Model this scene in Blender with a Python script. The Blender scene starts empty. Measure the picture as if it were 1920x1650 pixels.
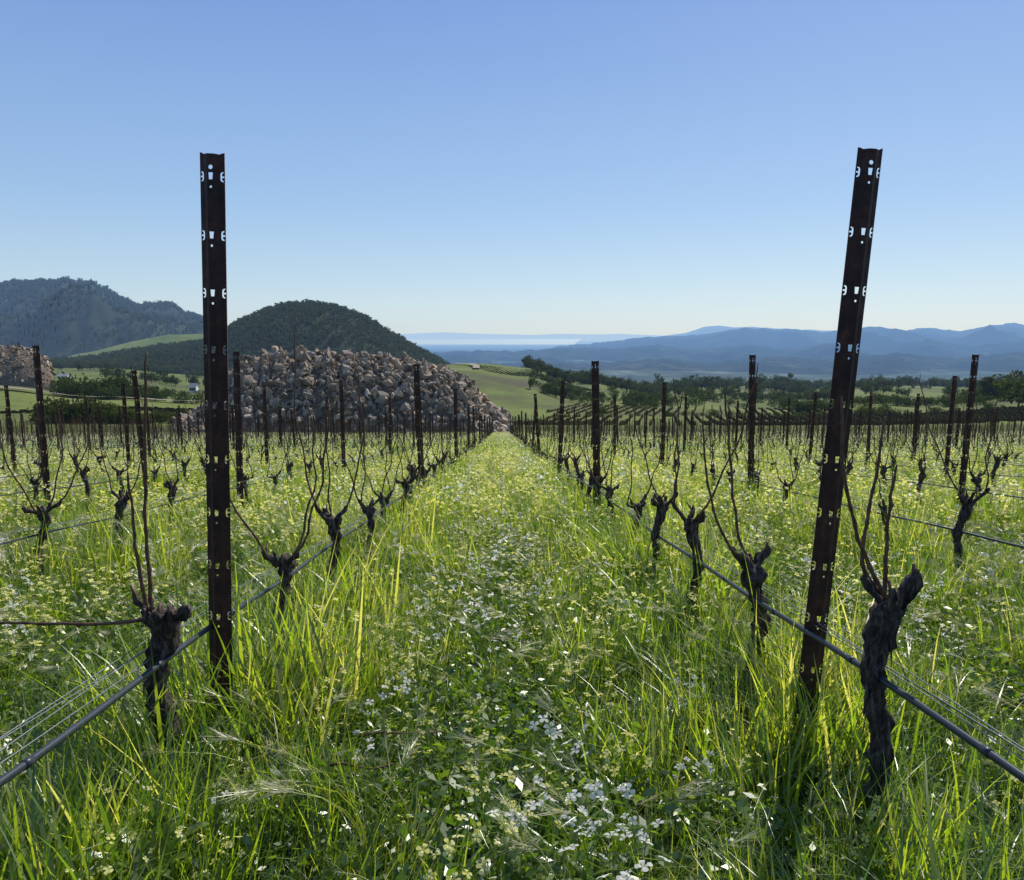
import bpy, bmesh, math, random
import numpy as np
from mathutils import Vector, noise, Matrix
random.seed(7); rng=np.random.default_rng(7)
S=bpy.context.scene
S.view_settings.view_transform='Standard'; S.view_settings.look='None'; S.view_settings.exposure=0
# ------------------------------------------------------------ camera (eye at origin)
FP=1400.0
PITCH=math.radians(7.93); YAW=math.radians(0.82)
cam=bpy.data.cameras.new('camera'); co=bpy.data.objects.new('camera',cam); S.collection.objects.link(co)
cam.sensor_width=36; cam.lens=36*FP/1920; cam.clip_start=0.05; cam.clip_end=200000
co.rotation_euler=(math.pi/2-PITCH,0,-YAW); S.camera=co
Rm=co.rotation_euler.to_matrix(); R_=Rm@Vector((1,0,0)); U_=Rm@Vector((0,1,0)); F_=Rm@Vector((0,0,-1))
def P(px,py,y):   # bearing/elevation -> world point on plane at depth y
    r=F_+R_*((px-960)/FP)+U_*((825-py)/FP)
    return r*(y/r.y)
SLOPE=0.1212; H0=1.209
def plane(y): return -H0-SLOPE*y
# ------------------------------------------------------------ terrain table (elevation profile by bearing)
DS=[90,130,180,250,350,500,700,1000,1600,2500,4000,13000,60000]
VAL=[735,697,672,643,632.8]
COLS={-600:[818,785,745,705,680,672,675,680,690],
0:[818,792,757,720,694,690,690,682,680],
200:[818,792,765,742,718,702,692,680,676],
380:[818,794,778,755,733,717,706,692,686],
600:[818,800,783,765,745,728,715,705,700],
840:[818,802,788,752,704,683,700,715,735],
900:[818,802,788,758,708,681,700,715,735],
980:[818,802,789,762,718,688,705,718,735],
1080:[818,803,789,770,745,716,722,730,735],
1240:[818,803,790,773,757,742,733,735,738],
1330:[818,803,790,771,752,733,726,733,737],
1420:[818,803,790,774,760,744,724,730,737],
1520:[818,803,788,774,760,746,730,728,737],
1650:[818,803,786,766,746,730,722,728,737],
1730:[818,801,784,768,752,736,724,728,737],
1800:[818,800,782,764,748,736,726,729,737],
1920:[818,797,775,752,736,726,728,732,737],
2600:[818,790,760,740,728,720,726,732,737]}
cu=[];ct=[]
for px,l in COLS.items():
    l=list(l)+VAL[1:]
    cu.append((px-940)/FP); ct.append([P(px,py,d).z for py,d in zip(l,DS)])
cu=np.array(cu);ct=np.array(ct);LD=np.log(np.array(DS,float))
def G(x,y):
    x=np.atleast_1d(np.asarray(x,float)); y=np.atleast_1d(np.asarray(y,float))
    r=np.hypot(x,y); d=np.maximum(y,r*0.6); d=np.maximum(d,1.0)
    u=np.clip(x/d,cu[0],cu[-1]); ld=np.clip(np.log(d),LD[0],LD[-1])
    j=np.clip(np.searchsorted(LD,ld)-1,0,len(LD)-2); fj=(ld-LD[j])/(LD[j+1]-LD[j]); fj=fj*fj*(3-2*fj)*0.5+fj*0.5
    i=np.clip(np.searchsorted(cu,u)-1,0,len(cu)-2); fi=(u-cu[i])/(cu[i+1]-cu[i]); fi=fi*fi*(3-2*fi)
    z=(ct[i,j]*(1-fi)+ct[i+1,j]*fi)*(1-fj)+(ct[i,j+1]*(1-fi)+ct[i+1,j+1]*fi)*fj
    w=np.clip((d-78)/30,0,1); w=w*w*(3-2*w)
    return plane(y)*(1-w)+z*w
def g(x,y): return float(G(x,y)[0])
# ------------------------------------------------------------ materials
def newmat(n):
    m=bpy.data.materials.new(n); m.use_nodes=True; nt=m.node_tree; nt.nodes.clear(); return m,nt
def N(nt,t,**k):
    n=nt.nodes.new(t)
    for a,b in k.items(): setattr(n,a,b)
    return n
def L(nt,a,b): nt.links.new(a,b)
def ramp(nt,fac,stops):
    n=nt.nodes.new('ShaderNodeValToRGB'); e=n.color_ramp.elements
    while len(e)<len(stops): e.new(0.5)
    for k,(p,c) in enumerate(stops):
        e[k].position=p; e[k].color=(c[0],c[1],c[2],1)
    L(nt,fac,n.inputs[0]); return n.outputs[0]
def mapr(nt,v,a,b,c=0,d=1):
    n=N(nt,'ShaderNodeMapRange'); L(nt,v,n.inputs[0]); 
    for i,x in enumerate((a,b,c,d)): n.inputs[i+1].default_value=x
    return n.outputs[0]
def mixc(nt,f,a,b):
    n=nt.nodes.new('ShaderNodeMix'); n.data_type='RGBA'
    for v,i in ((f,0),(a,6),(b,7)):
        if isinstance(v,(int,float)): n.inputs[i].default_value=v
        elif isinstance(v,tuple): n.inputs[i].default_value=(*v[:3],1)
        else: L(nt,v,n.inputs[i])
    return n.outputs[2]
def math_(nt,op,a,b=None):
    n=N(nt,'ShaderNodeMath',operation=op)
    for i,v in enumerate((a,b)):
        if v is None: continue
        if isinstance(v,(int,float)): n.inputs[i].default_value=v
        else: L(nt,v,n.inputs[i])
    return n.outputs[0]
def noisen(nt,scale,detail=4,vec=None,rough=0.55):
    n=N(nt,'ShaderNodeTexNoise'); n.inputs['Scale'].default_value=scale; n.inputs['Detail'].default_value=detail; n.inputs['Roughness'].default_value=rough
    if vec is None:
        t=N(nt,'ShaderNodeNewGeometry'); vec=t.outputs['Position']
    L(nt,vec,n.inputs['Vector']); return n.outputs[0]
def finish(nt,sh,haze=False,disp=None):
    out=N(nt,'ShaderNodeOutputMaterial')
    if haze:  # painted airlight: bluish emission blended into the surface with distance from origin, no volume
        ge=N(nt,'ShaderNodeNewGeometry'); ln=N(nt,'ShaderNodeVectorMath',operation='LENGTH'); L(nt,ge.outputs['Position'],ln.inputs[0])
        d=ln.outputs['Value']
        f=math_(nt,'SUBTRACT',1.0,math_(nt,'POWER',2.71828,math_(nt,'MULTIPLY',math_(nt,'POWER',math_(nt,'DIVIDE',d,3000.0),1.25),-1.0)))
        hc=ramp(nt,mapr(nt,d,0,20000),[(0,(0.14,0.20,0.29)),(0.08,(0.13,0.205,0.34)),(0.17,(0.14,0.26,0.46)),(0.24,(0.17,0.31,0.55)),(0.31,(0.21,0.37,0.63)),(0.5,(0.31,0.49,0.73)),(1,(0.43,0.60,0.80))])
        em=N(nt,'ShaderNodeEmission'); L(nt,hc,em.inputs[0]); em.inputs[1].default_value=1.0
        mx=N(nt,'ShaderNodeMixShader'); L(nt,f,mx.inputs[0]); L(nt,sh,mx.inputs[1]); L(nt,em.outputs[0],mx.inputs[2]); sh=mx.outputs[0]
    L(nt,sh,out.inputs[0])
def principled(nt,col,rough=0.8,metal=0,bump=None,bs=0.5,bd=0.01,spec=0.3):
    p=N(nt,'ShaderNodeBsdfPrincipled')
    if isinstance(col,tuple): p.inputs['Base Color'].default_value=(*col,1)
    else: L(nt,col,p.inputs['Base Color'])
    p.inputs['Roughness'].default_value=rough; p.inputs['Metallic'].default_value=metal; p.inputs['Specular IOR Level'].default_value=spec
    if bump is not None:
        b=N(nt,'ShaderNodeBump'); b.inputs['Strength'].default_value=bs; b.inputs['Distance'].default_value=bd; L(nt,bump,b.inputs['Height']); L(nt,b.outputs[0],p.inputs['Normal'])
    return p.outputs[0]
def leafmat(name,stops_d,trans_gain=2.0,tr=0.55,haze=False,gloss=0.06,tint=(1.0,1.0,0.5),orand=.25):
    m,nt=newmat(name)
    at=N(nt,'ShaderNodeAttribute'); at.attribute_name='r'
    oi=N(nt,'ShaderNodeObjectInfo')
    v=math_(nt,'ADD',math_(nt,'MULTIPLY',at.outputs['Fac'],1-orand),math_(nt,'MULTIPLY',oi.outputs['Random'],orand))
    c=ramp(nt,v,stops_d)
    g2=N(nt,'ShaderNodeVectorMath',operation='MULTIPLY'); L(nt,c,g2.inputs[0]); g2.inputs[1].default_value=tuple(trans_gain*t for t in tint)
    df=N(nt,'ShaderNodeBsdfDiffuse'); L(nt,c,df.inputs[0])
    tl=N(nt,'ShaderNodeBsdfTranslucent'); L(nt,g2.outputs[0],tl.inputs[0])
    mx=N(nt,'ShaderNodeMixShader'); mx.inputs[0].default_value=tr; L(nt,df.outputs[0],mx.inputs[1]); L(nt,tl.outputs[0],mx.inputs[2])
    sh=mx.outputs[0]
    if gloss>0:
        gl=N(nt,'ShaderNodeBsdfGlossy'); gl.inputs['Roughness'].default_value=0.38; gl.inputs[0].default_value=(0.95,0.97,0.9,1)
        m2=N(nt,'ShaderNodeMixShader'); m2.inputs[0].default_value=gloss; L(nt,sh,m2.inputs[1]); L(nt,gl.outputs[0],m2.inputs[2]); sh=m2.outputs[0]
    finish(nt,sh,haze); return m
GR=[(0,(0.028,0.060,0.011)),(0.3,(0.068,0.125,0.014)),(0.6,(0.14,0.205,0.017)),(0.87,(0.22,0.265,0.028)),(1,(0.36,0.33,0.16))]
M_grass=leafmat('grass_blade',GR,2.9,0.60,orand=.1,tint=(1,.97,.38),gloss=.06)
M_weed=leafmat('weed_leaf',[(0,(0.035,0.075,0.012)),(0.6,(0.08,0.14,0.015)),(1,(0.15,0.205,0.027))],2.5,0.5,tint=(1,1,.42))
M_straw=leafmat('dry_awn',[(0,(0.30,0.32,0.14)),(1,(0.48,0.44,0.26))],1.5,0.5,tint=(1,1,0.8))
M_white=leafmat('petal_white',[(0,(0.82,0.80,0.72)),(1,(0.88,0.86,0.80))],1.1,0.55,gloss=0.0,tint=(1,1,1))
M_yel=leafmat('petal_yellow',[(0,(0.85,0.76,0.14)),(0.5,(0.88,0.84,0.34)),(1,(0.90,0.88,0.52))],1.12,0.55,gloss=0.0,tint=(1,1,0.75))
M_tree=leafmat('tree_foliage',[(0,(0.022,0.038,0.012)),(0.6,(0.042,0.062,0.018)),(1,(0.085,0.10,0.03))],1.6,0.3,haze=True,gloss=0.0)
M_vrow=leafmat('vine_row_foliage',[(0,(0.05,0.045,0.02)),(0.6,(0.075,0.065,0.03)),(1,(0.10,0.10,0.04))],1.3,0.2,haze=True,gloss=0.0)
def bark():
    m,nt=newmat('vine_bark'); tc=N(nt,'ShaderNodeTexCoord'); mp=N(nt,'ShaderNodeMapping'); mp.inputs['Scale'].default_value=(1,1,0.18); L(nt,tc.outputs['Object'],mp.inputs[0])
    n1=noisen(nt,75,6,mp.outputs[0],0.72)
    c=ramp(nt,n1,[(0.32,(0.024,0.018,0.014)),(0.5,(0.09,0.068,0.055)),(0.66,(0.28,0.23,0.19))])
    finish(nt,principled(nt,c,0.9,bump=n1,bs=1.0,bd=0.02,spec=0.15)); return m
M_bark=bark()
def cane():
    m,nt=newmat('vine_cane'); n1=noisen(nt,40,3)
    finish(nt,principled(nt,ramp(nt,n1,[(0.3,(0.07,0.036,0.022)),(0.7,(0.20,0.105,0.06))]),0.55)); return m
M_cane=cane()
def rust():
    m,nt=newmat('rusted_steel'); n1=noisen(nt,14,7,rough=0.75); n2=noisen(nt,140,3)
    c=ramp(nt,n1,[(0.3,(0.022,0.012,0.011)),(0.5,(0.055,0.023,0.017)),(0.68,(0.12,0.048,0.030))])
    finish(nt,principled(nt,c,0.6,0.25,bump=n2,bs=0.3,bd=0.001,spec=0.4)); return m
M_rust=rust()
def simple(name,c,rough=0.6,metal=0,haze=False,bump=0):
    m,nt=newmat(name); n1=noisen(nt,25 if not haze else 0.5,3)
    cc=mixc(nt,n1,tuple(x*0.75 for x in c),tuple(min(1,x*1.2) for x in c))
    finish(nt,principled(nt,cc,rough,metal),haze); return m
M_hose=simple('drip_tube_plastic',(0.035,0.042,0.05),0.35)
M_wire=simple('galvanised_wire',(0.18,0.20,0.20),0.45,0.6)
M_stake=simple('bamboo_stake',(0.10,0.07,0.04),0.7)
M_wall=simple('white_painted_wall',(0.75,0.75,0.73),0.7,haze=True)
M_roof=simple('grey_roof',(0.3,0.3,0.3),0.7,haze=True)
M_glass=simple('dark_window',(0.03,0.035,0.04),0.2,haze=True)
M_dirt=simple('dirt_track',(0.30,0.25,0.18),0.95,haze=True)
def rockmat():
    m,nt=newmat('quarry_rock'); oi=N(nt,'ShaderNodeObjectInfo'); n1=noisen(nt,1.6,6,rough=0.7)
    v=math_(nt,'ADD',math_(nt,'MULTIPLY',oi.outputs['Random'],0.75),math_(nt,'MULTIPLY',n1,0.25))
    c=ramp(nt,v,[(0.1,(0.14,0.10,0.065)),(0.35,(0.24,0.185,0.13)),(0.55,(0.30,0.26,0.20)),(0.75,(0.42,0.30,0.19)),(0.95,(0.58,0.51,0.40))])
    finish(nt,principled(nt,c,0.9,bump=n1,bs=0.8,bd=0.12),False); return m
M_rock=rockmat()
def groundmat():
    m,nt=newmat('ground_cover'); ge=N(nt,'ShaderNodeNewGeometry'); pos=ge.outputs['Position']
    ln=N(nt,'ShaderNodeVectorMath',operation='LENGTH'); L(nt,pos,ln.inputs[0]); d=ln.outputs['Value']
    n0=noisen(nt,6,5); near=ramp(nt,n0,[(0.3,(0.03,0.026,0.016)),(0.55,(0.04,0.06,0.018)),(0.8,(0.07,0.09,0.025))])
    n1=noisen(nt,0.016,7,rough=0.68); n2=noisen(nt,0.6,5,rough=0.75)
    mead=ramp(nt,n1,[(0.36,(0.095,0.085,0.045)),(0.45,(0.11,0.13,0.035)),(0.58,(0.17,0.205,0.042)),(0.70,(0.20,0.19,0.09))])
    mead=mixc(nt,mapr(nt,n2,0.4,0.7,0,0.65),mead,(0.055,0.066,0.025))
    n3=noisen(nt,0.006,7,rough=0.7)
    val=ramp(nt,n3,[(0.35,(0.02,0.035,0.02)),(0.5,(0.05,0.075,0.035)),(0.6,(0.12,0.16,0.08)),(0.70,(0.40,0.40,0.34))])
    c=mixc(nt,mapr(nt,d,80,120),near,mead); c=mixc(nt,mapr(nt,d,900,1300),c,val)
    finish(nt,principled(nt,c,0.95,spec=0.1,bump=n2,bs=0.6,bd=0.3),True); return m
M_ground=groundmat()
def hillmat(name,stops,sc,rough=0.65,bs=0.8,bd=3):
    m,nt=newmat(name); n1=noisen(nt,sc,8,rough=rough)
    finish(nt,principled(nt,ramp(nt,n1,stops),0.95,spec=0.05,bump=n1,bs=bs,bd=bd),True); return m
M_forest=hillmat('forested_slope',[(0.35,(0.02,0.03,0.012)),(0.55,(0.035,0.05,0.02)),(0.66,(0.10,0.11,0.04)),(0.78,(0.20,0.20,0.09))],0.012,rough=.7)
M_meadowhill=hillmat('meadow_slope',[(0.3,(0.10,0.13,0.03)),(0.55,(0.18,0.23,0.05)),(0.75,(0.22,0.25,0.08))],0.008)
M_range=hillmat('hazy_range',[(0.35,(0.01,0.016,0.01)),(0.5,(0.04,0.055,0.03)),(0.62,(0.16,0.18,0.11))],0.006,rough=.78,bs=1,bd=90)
M_moundsoil=hillmat('mound_soil',[(0.3,(0.10,0.075,0.05)),(0.7,(0.20,0.155,0.11))],0.6,bd=0.3)
m,nt=newmat('bay_water')
gl=N(nt,'ShaderNodeBsdfGlossy'); gl.inputs[0].default_value=(.93,.95,.97,1); gl.inputs['Roughness'].default_value=.12; finish(nt,gl.outputs[0]); M_water=m
# ------------------------------------------------------------ mesh builder
class MB:
    def __init__(s): s.v=[];s.f=[];s.m=[];s.r=[]
    def add(s,vs,fs,mat=0,r=0.5):
        b=len(s.v); s.v+=[tuple(v) for v in vs]; s.r+=[r]*len(vs)
        for f in fs: s.f.append(tuple(b+i for i in f)); s.m.append(mat)
    def mesh(s,name,mats,smooth=False):
        me=bpy.data.meshes.new(name); me.from_pydata(s.v,[],s.f)
        for mt in mats: me.materials.append(mt)
        me.polygons.foreach_set('material_index',s.m)
        if smooth: me.polygons.foreach_set('use_smooth',[True]*len(s.f))
        a=me.attributes.new('r','FLOAT','POINT'); a.data.foreach_set('value',s.r)
        me.update(); return me
class Tmpl:
    def __init__(s,mb):
        s.v=np.array(mb.v,float); s.r=np.array(mb.r); s.ln=np.array([len(f) for f in mb.f]); s.fl=np.array([i for f in mb.f for i in f]); s.m=np.array(mb.m)
class Acc:
    def __init__(s): s.V=[];s.R=[];s.LN=[];s.FL=[];s.M=[];s.n=0
    def add(s,t,x,y,az,sc,sz=1,tilt=.1,dr=0):
        c,q=math.cos(az),math.sin(az); v=t.v*np.array([sc,sc,sc*sz]); tx,ty=random.gauss(0,tilt),random.gauss(0,tilt)
        w=np.stack([v[:,0]*c-v[:,1]*q+x+tx*v[:,2],v[:,0]*q+v[:,1]*c+y+ty*v[:,2],v[:,2]],1)
        s.V.append(w); s.R.append(np.clip(t.r+random.gauss(0,.14)+dr,0,1)); s.LN.append(t.ln); s.FL.append(t.fl+s.n); s.M.append(t.m); s.n+=len(v)
    def mesh(s,name,mats):
        V=np.concatenate(s.V);R=np.concatenate(s.R);LN=np.concatenate(s.LN);FL=np.concatenate(s.FL);M=np.concatenate(s.M)
        me=bpy.data.meshes.new(name); me.vertices.add(len(V)); me.vertices.foreach_set('co',V.astype(np.float32).ravel())
        me.loops.add(len(FL)); me.loops.foreach_set('vertex_index',FL.astype(np.int32)); me.polygons.add(len(LN))
        me.polygons.foreach_set('loop_start',(np.cumsum(LN)-LN).astype(np.int32))
        for mt in mats: me.materials.append(mt)
        me.polygons.foreach_set('material_index',M.astype(np.int32))
        a=me.attributes.new('r','FLOAT','POINT'); a.data.foreach_set('value',R.astype(np.float32))
        me.update(calc_edges=True); return me
def link(name,me,loc=(0,0,0),rot=(0,0,0),scl=(1,1,1),parent=None):
    o=bpy.data.objects.new(name,me); o.location=loc; o.rotation_euler=rot; o.scale=scl
    S.collection.objects.link(o)
    if parent: o.parent=parent
    return o
def tube(mb,pts,rad,sides=6,mat=0,rough=0.0,ridge=0.0,r=0.5,seed=0,cap=True):
    pts=[Vector(p) for p in pts]; n=len(pts); vs=[];fs=[]
    up=Vector((0.13,0.97,0.2)).normalized(); last=None
    for i,p in enumerate(pts):
        t=(pts[min(i+1,n-1)]-pts[max(i-1,0)]).normalized()
        if last is None: a=t.cross(up); a=a if a.length>1e-3 else t.cross(Vector((1,0,0)))
        else: a=last-t*last.dot(t)
        a.normalize(); last=a; b=t.cross(a)
        for k in range(sides):
            th=2*math.pi*k/sides; rr=rad[i] if hasattr(rad,'__len__') else rad
            if ridge: rr*=1+ridge*math.sin(3*th+i*0.35+seed)*0.6+ridge*math.sin(5*th-i*0.5+seed*2)*0.5
            if rough: rr*=1+rough*noise.noise(Vector((math.cos(th)*2+seed*3.1,math.sin(th)*2,i*0.55)))+rough*.6*noise.noise(Vector((math.cos(th)*6+seed*1.1,math.sin(th)*6,i*0.9)))
            vs.append(p+(a*math.cos(th)+b*math.sin(th))*rr)
    for i in range(n-1):
        for k in range(sides):
            k2=(k+1)%sides; fs.append((i*sides+k,i*sides+k2,(i+1)*sides+k2,(i+1)*sides+k))
    if cap: fs.append(tuple(range(sides))[::-1]); fs.append(tuple((n-1)*sides+k for k in range(sides)))
    mb.add(vs,fs,mat,r)
def blade(mb,x,y,h,w,az,lean,curve,r,mat=0,seg=5,z0=0):
    dx,dy=math.cos(az),math.sin(az); px,py=-dy,dx; vs=[];fs=[]
    tw=random.uniform(-.6,.6)
    for i in range(seg+1):
        t=i/seg; o=h*(lean*t+curve*t*t); z=z0+h*(t-0.45*abs(curve)*t*t*t-0.2*lean*t)
        ww=w*0.5*(1-t**1.7)*(0.6+0.4*min(1,t*4)); a=tw*t
        qx,qy=px*math.cos(a)+dx*math.sin(a),py*math.cos(a)+dy*math.sin(a)
        if i==seg: vs.append((x+dx*o,y+dy*o,z))
        else: vs+= [(x+dx*o-qx*ww,y+dy*o-qy*ww,z),(x+dx*o+qx*ww,y+dy*o+qy*ww,z)]
    for i in range(seg-1): fs.append((2*i,2*i+1,2*i+3,2*i+2))
    fs.append((2*seg-2,2*seg-1,2*seg)); mb.add(vs,fs,mat,r)
def clump(n,rad,h0,h1,w0,w1,cv=0.5,seg=5,wr=(0,1)):
    mb=MB(); bz=random.uniform(-.22,.18); a0=random.uniform(0,6.28)
    for i in range(n):
        a=random.uniform(0,6.283); q=rad*math.sqrt(random.random())
        blade(mb,q*math.cos(a),q*math.sin(a),random.uniform(h0,h1),random.uniform(w0,w1),random.gauss(a0,1.5),random.uniform(0.02,0.38),random.uniform(0,cv)*random.choice((0.3,1,1.4)),min(1,max(0,random.uniform(*wr)+bz)),seg=seg)
    return mb
def leafq(mb,c,s,mat,r,up=0.5):
    n=Vector((random.gauss(0,1),random.gauss(0,1),random.gauss(0,1)+up*2)).normalized()
    a=n.orthogonal().normalized(); a=(Matrix.Rotation(random.uniform(0,6.28),3,n)@a); b=n.cross(a); c=Vector(c)
    mb.add([c-a*s,c-b*s*0.45+a*-.1*s,c+a*s,c+b*s*0.45-a*.1*s],[(0,1,2,3)],mat,r)
def weeds(n,rad,h,s0,s1):
    mb=MB()
    for k in range(n//9):
        a=random.uniform(0,6.283); q=rad*math.sqrt(random.random()); x,y=q*math.cos(a),q*math.sin(a); hh=h*random.uniform(.4,1); r=random.random()
        blade(mb,x,y,hh,0.003,random.uniform(0,6.28),0.0,0.0,r,seg=2)
        for j in range(9):
            t=(j+1)/9; leafq(mb,(x+random.gauss(0,.012),y+random.gauss(0,.012),hh*t),random.uniform(s0,s1),0,min(1,max(0,r+random.uniform(-.2,.2))),0.6)
    for f in range(len(mb.m)): mb.m[f]=4
    return mb
def flower(mb,c,s,mat,simple=False):
    c=Vector(c); n=Vector((random.gauss(0,.5),random.gauss(0,.5)-.2,1)).normalized(); a0=random.uniform(0,6.28)
    a=n.orthogonal().normalized(); b=n.cross(a)
    if simple:
        for k in range(2):
            th=a0+k*math.pi/2; d=a*math.cos(th)+b*math.sin(th); e=n.cross(d); up=n*s*(.3+.01*k)
            mb.add([c-d*s+up-e*s*.4,c-d*s+up+e*s*.4,c+d*s+up+e*s*.4,c+d*s+up-e*s*.4],[(0,1,2,3)],mat,random.random())
        return
    for k in range(4):
        th=a0+k*math.pi/2; d=a*math.cos(th)+b*math.sin(th); e=n.cross(d)
        mb.add([c,c+d*s*.55-e*s*.34+n*s*.25,c+d*s*.95-e*s*.38+n*s*.18,c+d*s*1.08+n*s*.12,c+d*s*.95+e*s*.38+n*s*.18,c+d*s*.55+e*s*.34+n*s*.25],[(0,1,2,3,4,5)],mat,random.random())
def flowerplant(nb,h,fs,mat,nf=5,leaves=14,simple=False):
    mb=MB()
    for k in range(nb):
        az=random.uniform(0,6.28); le=random.uniform(.05,.4); hh=h*random.uniform(.6,1.05); pts=[]
        for i in range(6):
            t=i/5; o=hh*(le*t+0.1*math.sin(t*4+k)); pts.append(Vector((o*math.cos(az),o*math.sin(az),hh*t)))
        if simple: blade(mb,0,0,hh,.005,az,le,0,.6,seg=2)
        else: tube(mb,pts,[.0026*(1-.6*i/5) for i in range(6)],3,0,r=0.6,cap=False)
        for j in range(nf):
            t=random.uniform(.72,1.02); i=min(4,int(t*5)); p=pts[i].lerp(pts[i+1],min(1,t*5-i))
            q=p+Vector((random.gauss(0,.028),random.gauss(0,.028),random.uniform(.0,.03)))
            if not simple: tube(mb,[p,q],.0012,3,0,r=.7,cap=False)
            if random.random()<0.85: flower(mb,q,fs*random.uniform(.7,1.15),mat,simple)
            else: leafq(mb,q,.006,0,.9)
        for j in range(leaves//nb+1):
            t=random.uniform(0,.6); i=min(4,int(t*5)); p=pts[i]
            az2=random.uniform(0,6.28); blade(mb,p.x,p.y,random.uniform(.05,.12),random.uniform(.012,.025),az2,.8,.5,random.uniform(.1,.7),seg=3 if not simple else 2,z0=p.z)
    return mb
def awn():
    mb=MB()
    for k in range(5):
        az=random.uniform(0,6.28); hh=random.uniform(.3,.52); le=random.uniform(.1,.5); pts=[]
        for i in range(7):
            t=i/6; o=hh*(le*t*t+.3*t**4); pts.append(Vector((o*math.cos(az),o*math.sin(az),hh*(t-.2*t**3))))
        tube(mb,pts,.0012,3,0,r=.8,cap=False)
        d=(pts[-1]-pts[-2]).normalized()
        for j in range(22):
            p=pts[-1]+d*(j/22*.06-.03); v=(d+Vector((random.gauss(0,.3),random.gauss(0,.3),random.gauss(0,.3)))).normalized(); w=v.cross(Vector((random.random(),random.random(),1))).normalized()*.0010
            mb.add([p-w,p+w,p+v*random.uniform(.05,.09)],[(0,1,2)],1,random.random())
    return mb
def coll(name,meshes):
    c=bpy.data.collections.new(name)
    for i,me in enumerate(meshes):
        o=bpy.data.objects.new('%s_src_%02d'%(name,i),me); c.objects.link(o)
    return c
def instancer(name,pts,rots,scl,idx,c):
    me=bpy.data.meshes.new(name); me.vertices.add(len(pts)); me.vertices.foreach_set('co',np.asarray(pts,np.float32).ravel())
    a=me.attributes.new('irot','FLOAT_VECTOR','POINT'); a.data.foreach_set('vector',np.asarray(rots,np.float32).ravel())
    a=me.attributes.new('iscl','FLOAT_VECTOR','POINT'); sc=np.asarray(scl,np.float32)
    if sc.ndim==1: sc=np.repeat(sc[:,None],3,1)
    a.data.foreach_set('vector',sc.ravel())
    a=me.attributes.new('iidx','INT','POINT'); a.data.foreach_set('value',np.asarray(idx,np.int32))
    o=link(name,me)
    ng=bpy.data.node_groups.new(name+'_scatter','GeometryNodeTree')
    ng.interface.new_socket('Geometry',in_out='INPUT',socket_type='NodeSocketGeometry'); ng.interface.new_socket('Geometry',in_out='OUTPUT',socket_type='NodeSocketGeometry')
    gi=ng.nodes.new('NodeGroupInput'); go=ng.nodes.new('NodeGroupOutput'); ip=ng.nodes.new('GeometryNodeInstanceOnPoints'); ci=ng.nodes.new('GeometryNodeCollectionInfo')
    ci.inputs['Collection'].default_value=c; ci.inputs['Separate Children'].default_value=True; ci.inputs['Reset Children'].default_value=True
    ip.inputs['Pick Instance'].default_value=True
    def na(n,t):
        q=ng.nodes.new('GeometryNodeInputNamedAttribute'); q.data_type=t; q.inputs['Name'].default_value=n; return q.outputs['Attribute']
    er=ng.nodes.new('FunctionNodeEulerToRotation'); ng.links.new(na('irot','FLOAT_VECTOR'),er.inputs[0])
    ng.links.new(gi.outputs[0],ip.inputs['Points']); ng.links.new(ci.outputs[0],ip.inputs['Instance'])
    ng.links.new(na('iidx','INT'),ip.inputs['Instance Index']); ng.links.new(er.outputs[0],ip.inputs['Rotation']); ng.links.new(na('iscl','FLOAT_VECTOR'),ip.inputs['Scale'])
    ng.links.new(ip.outputs[0],go.inputs[0])
    md=o.modifiers.new('scatter','NODES'); md.node_group=ng; return o
# ------------------------------------------------------------ ground sheet
rs=np.concatenate([[0.4],np.exp(np.linspace(math.log(0.8),math.log(70000),280))])
th=np.concatenate([np.radians(np.linspace(-52,52,280)),np.radians(np.linspace(56,304,40))])
R,T=np.meshgrid(rs,th,indexing='ij'); X=R*np.sin(T); Y=R*np.cos(T)
Z=G(X.ravel(),Y.ravel()).reshape(X.shape)
nz=np.array([noise.fractal(Vector((x*f,y*f,0)),1,2,5) for x,y,f in zip(X.ravel(),Y.ravel(),np.where(R.ravel()<80,0.8,np.where(R.ravel()<1500,0.02,0.0015)))]).reshape(X.shape)
Z+=nz*np.where(R<80,0.03,np.clip((R-80)/400,0,1)*1.2+np.clip((R-1500)/3000,0,1)*25*(R<7000))
n1,n2=X.shape; V=np.stack([X,Y,Z],-1).reshape(-1,3)
fc=[]
for i in range(n1-1):
    for j in range(n2):
        j2=(j+1)%n2; fc.append((i*n2+j,i*n2+j2,(i+1)*n2+j2,(i+1)*n2+j))
fc.append(tuple(range(n2))[::-1])
me=bpy.data.meshes.new('ground'); me.from_pydata([tuple(v) for v in V],[],fc); me.materials.append(M_ground); me.polygons.foreach_set('use_smooth',[True]*len(fc)); me.update()
bm=bmesh.new(); bm.from_mesh(me); bmesh.ops.recalc_face_normals(bm,faces=bm.faces); bm.to_mesh(me); bm.free()
link('ground',me)
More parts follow.
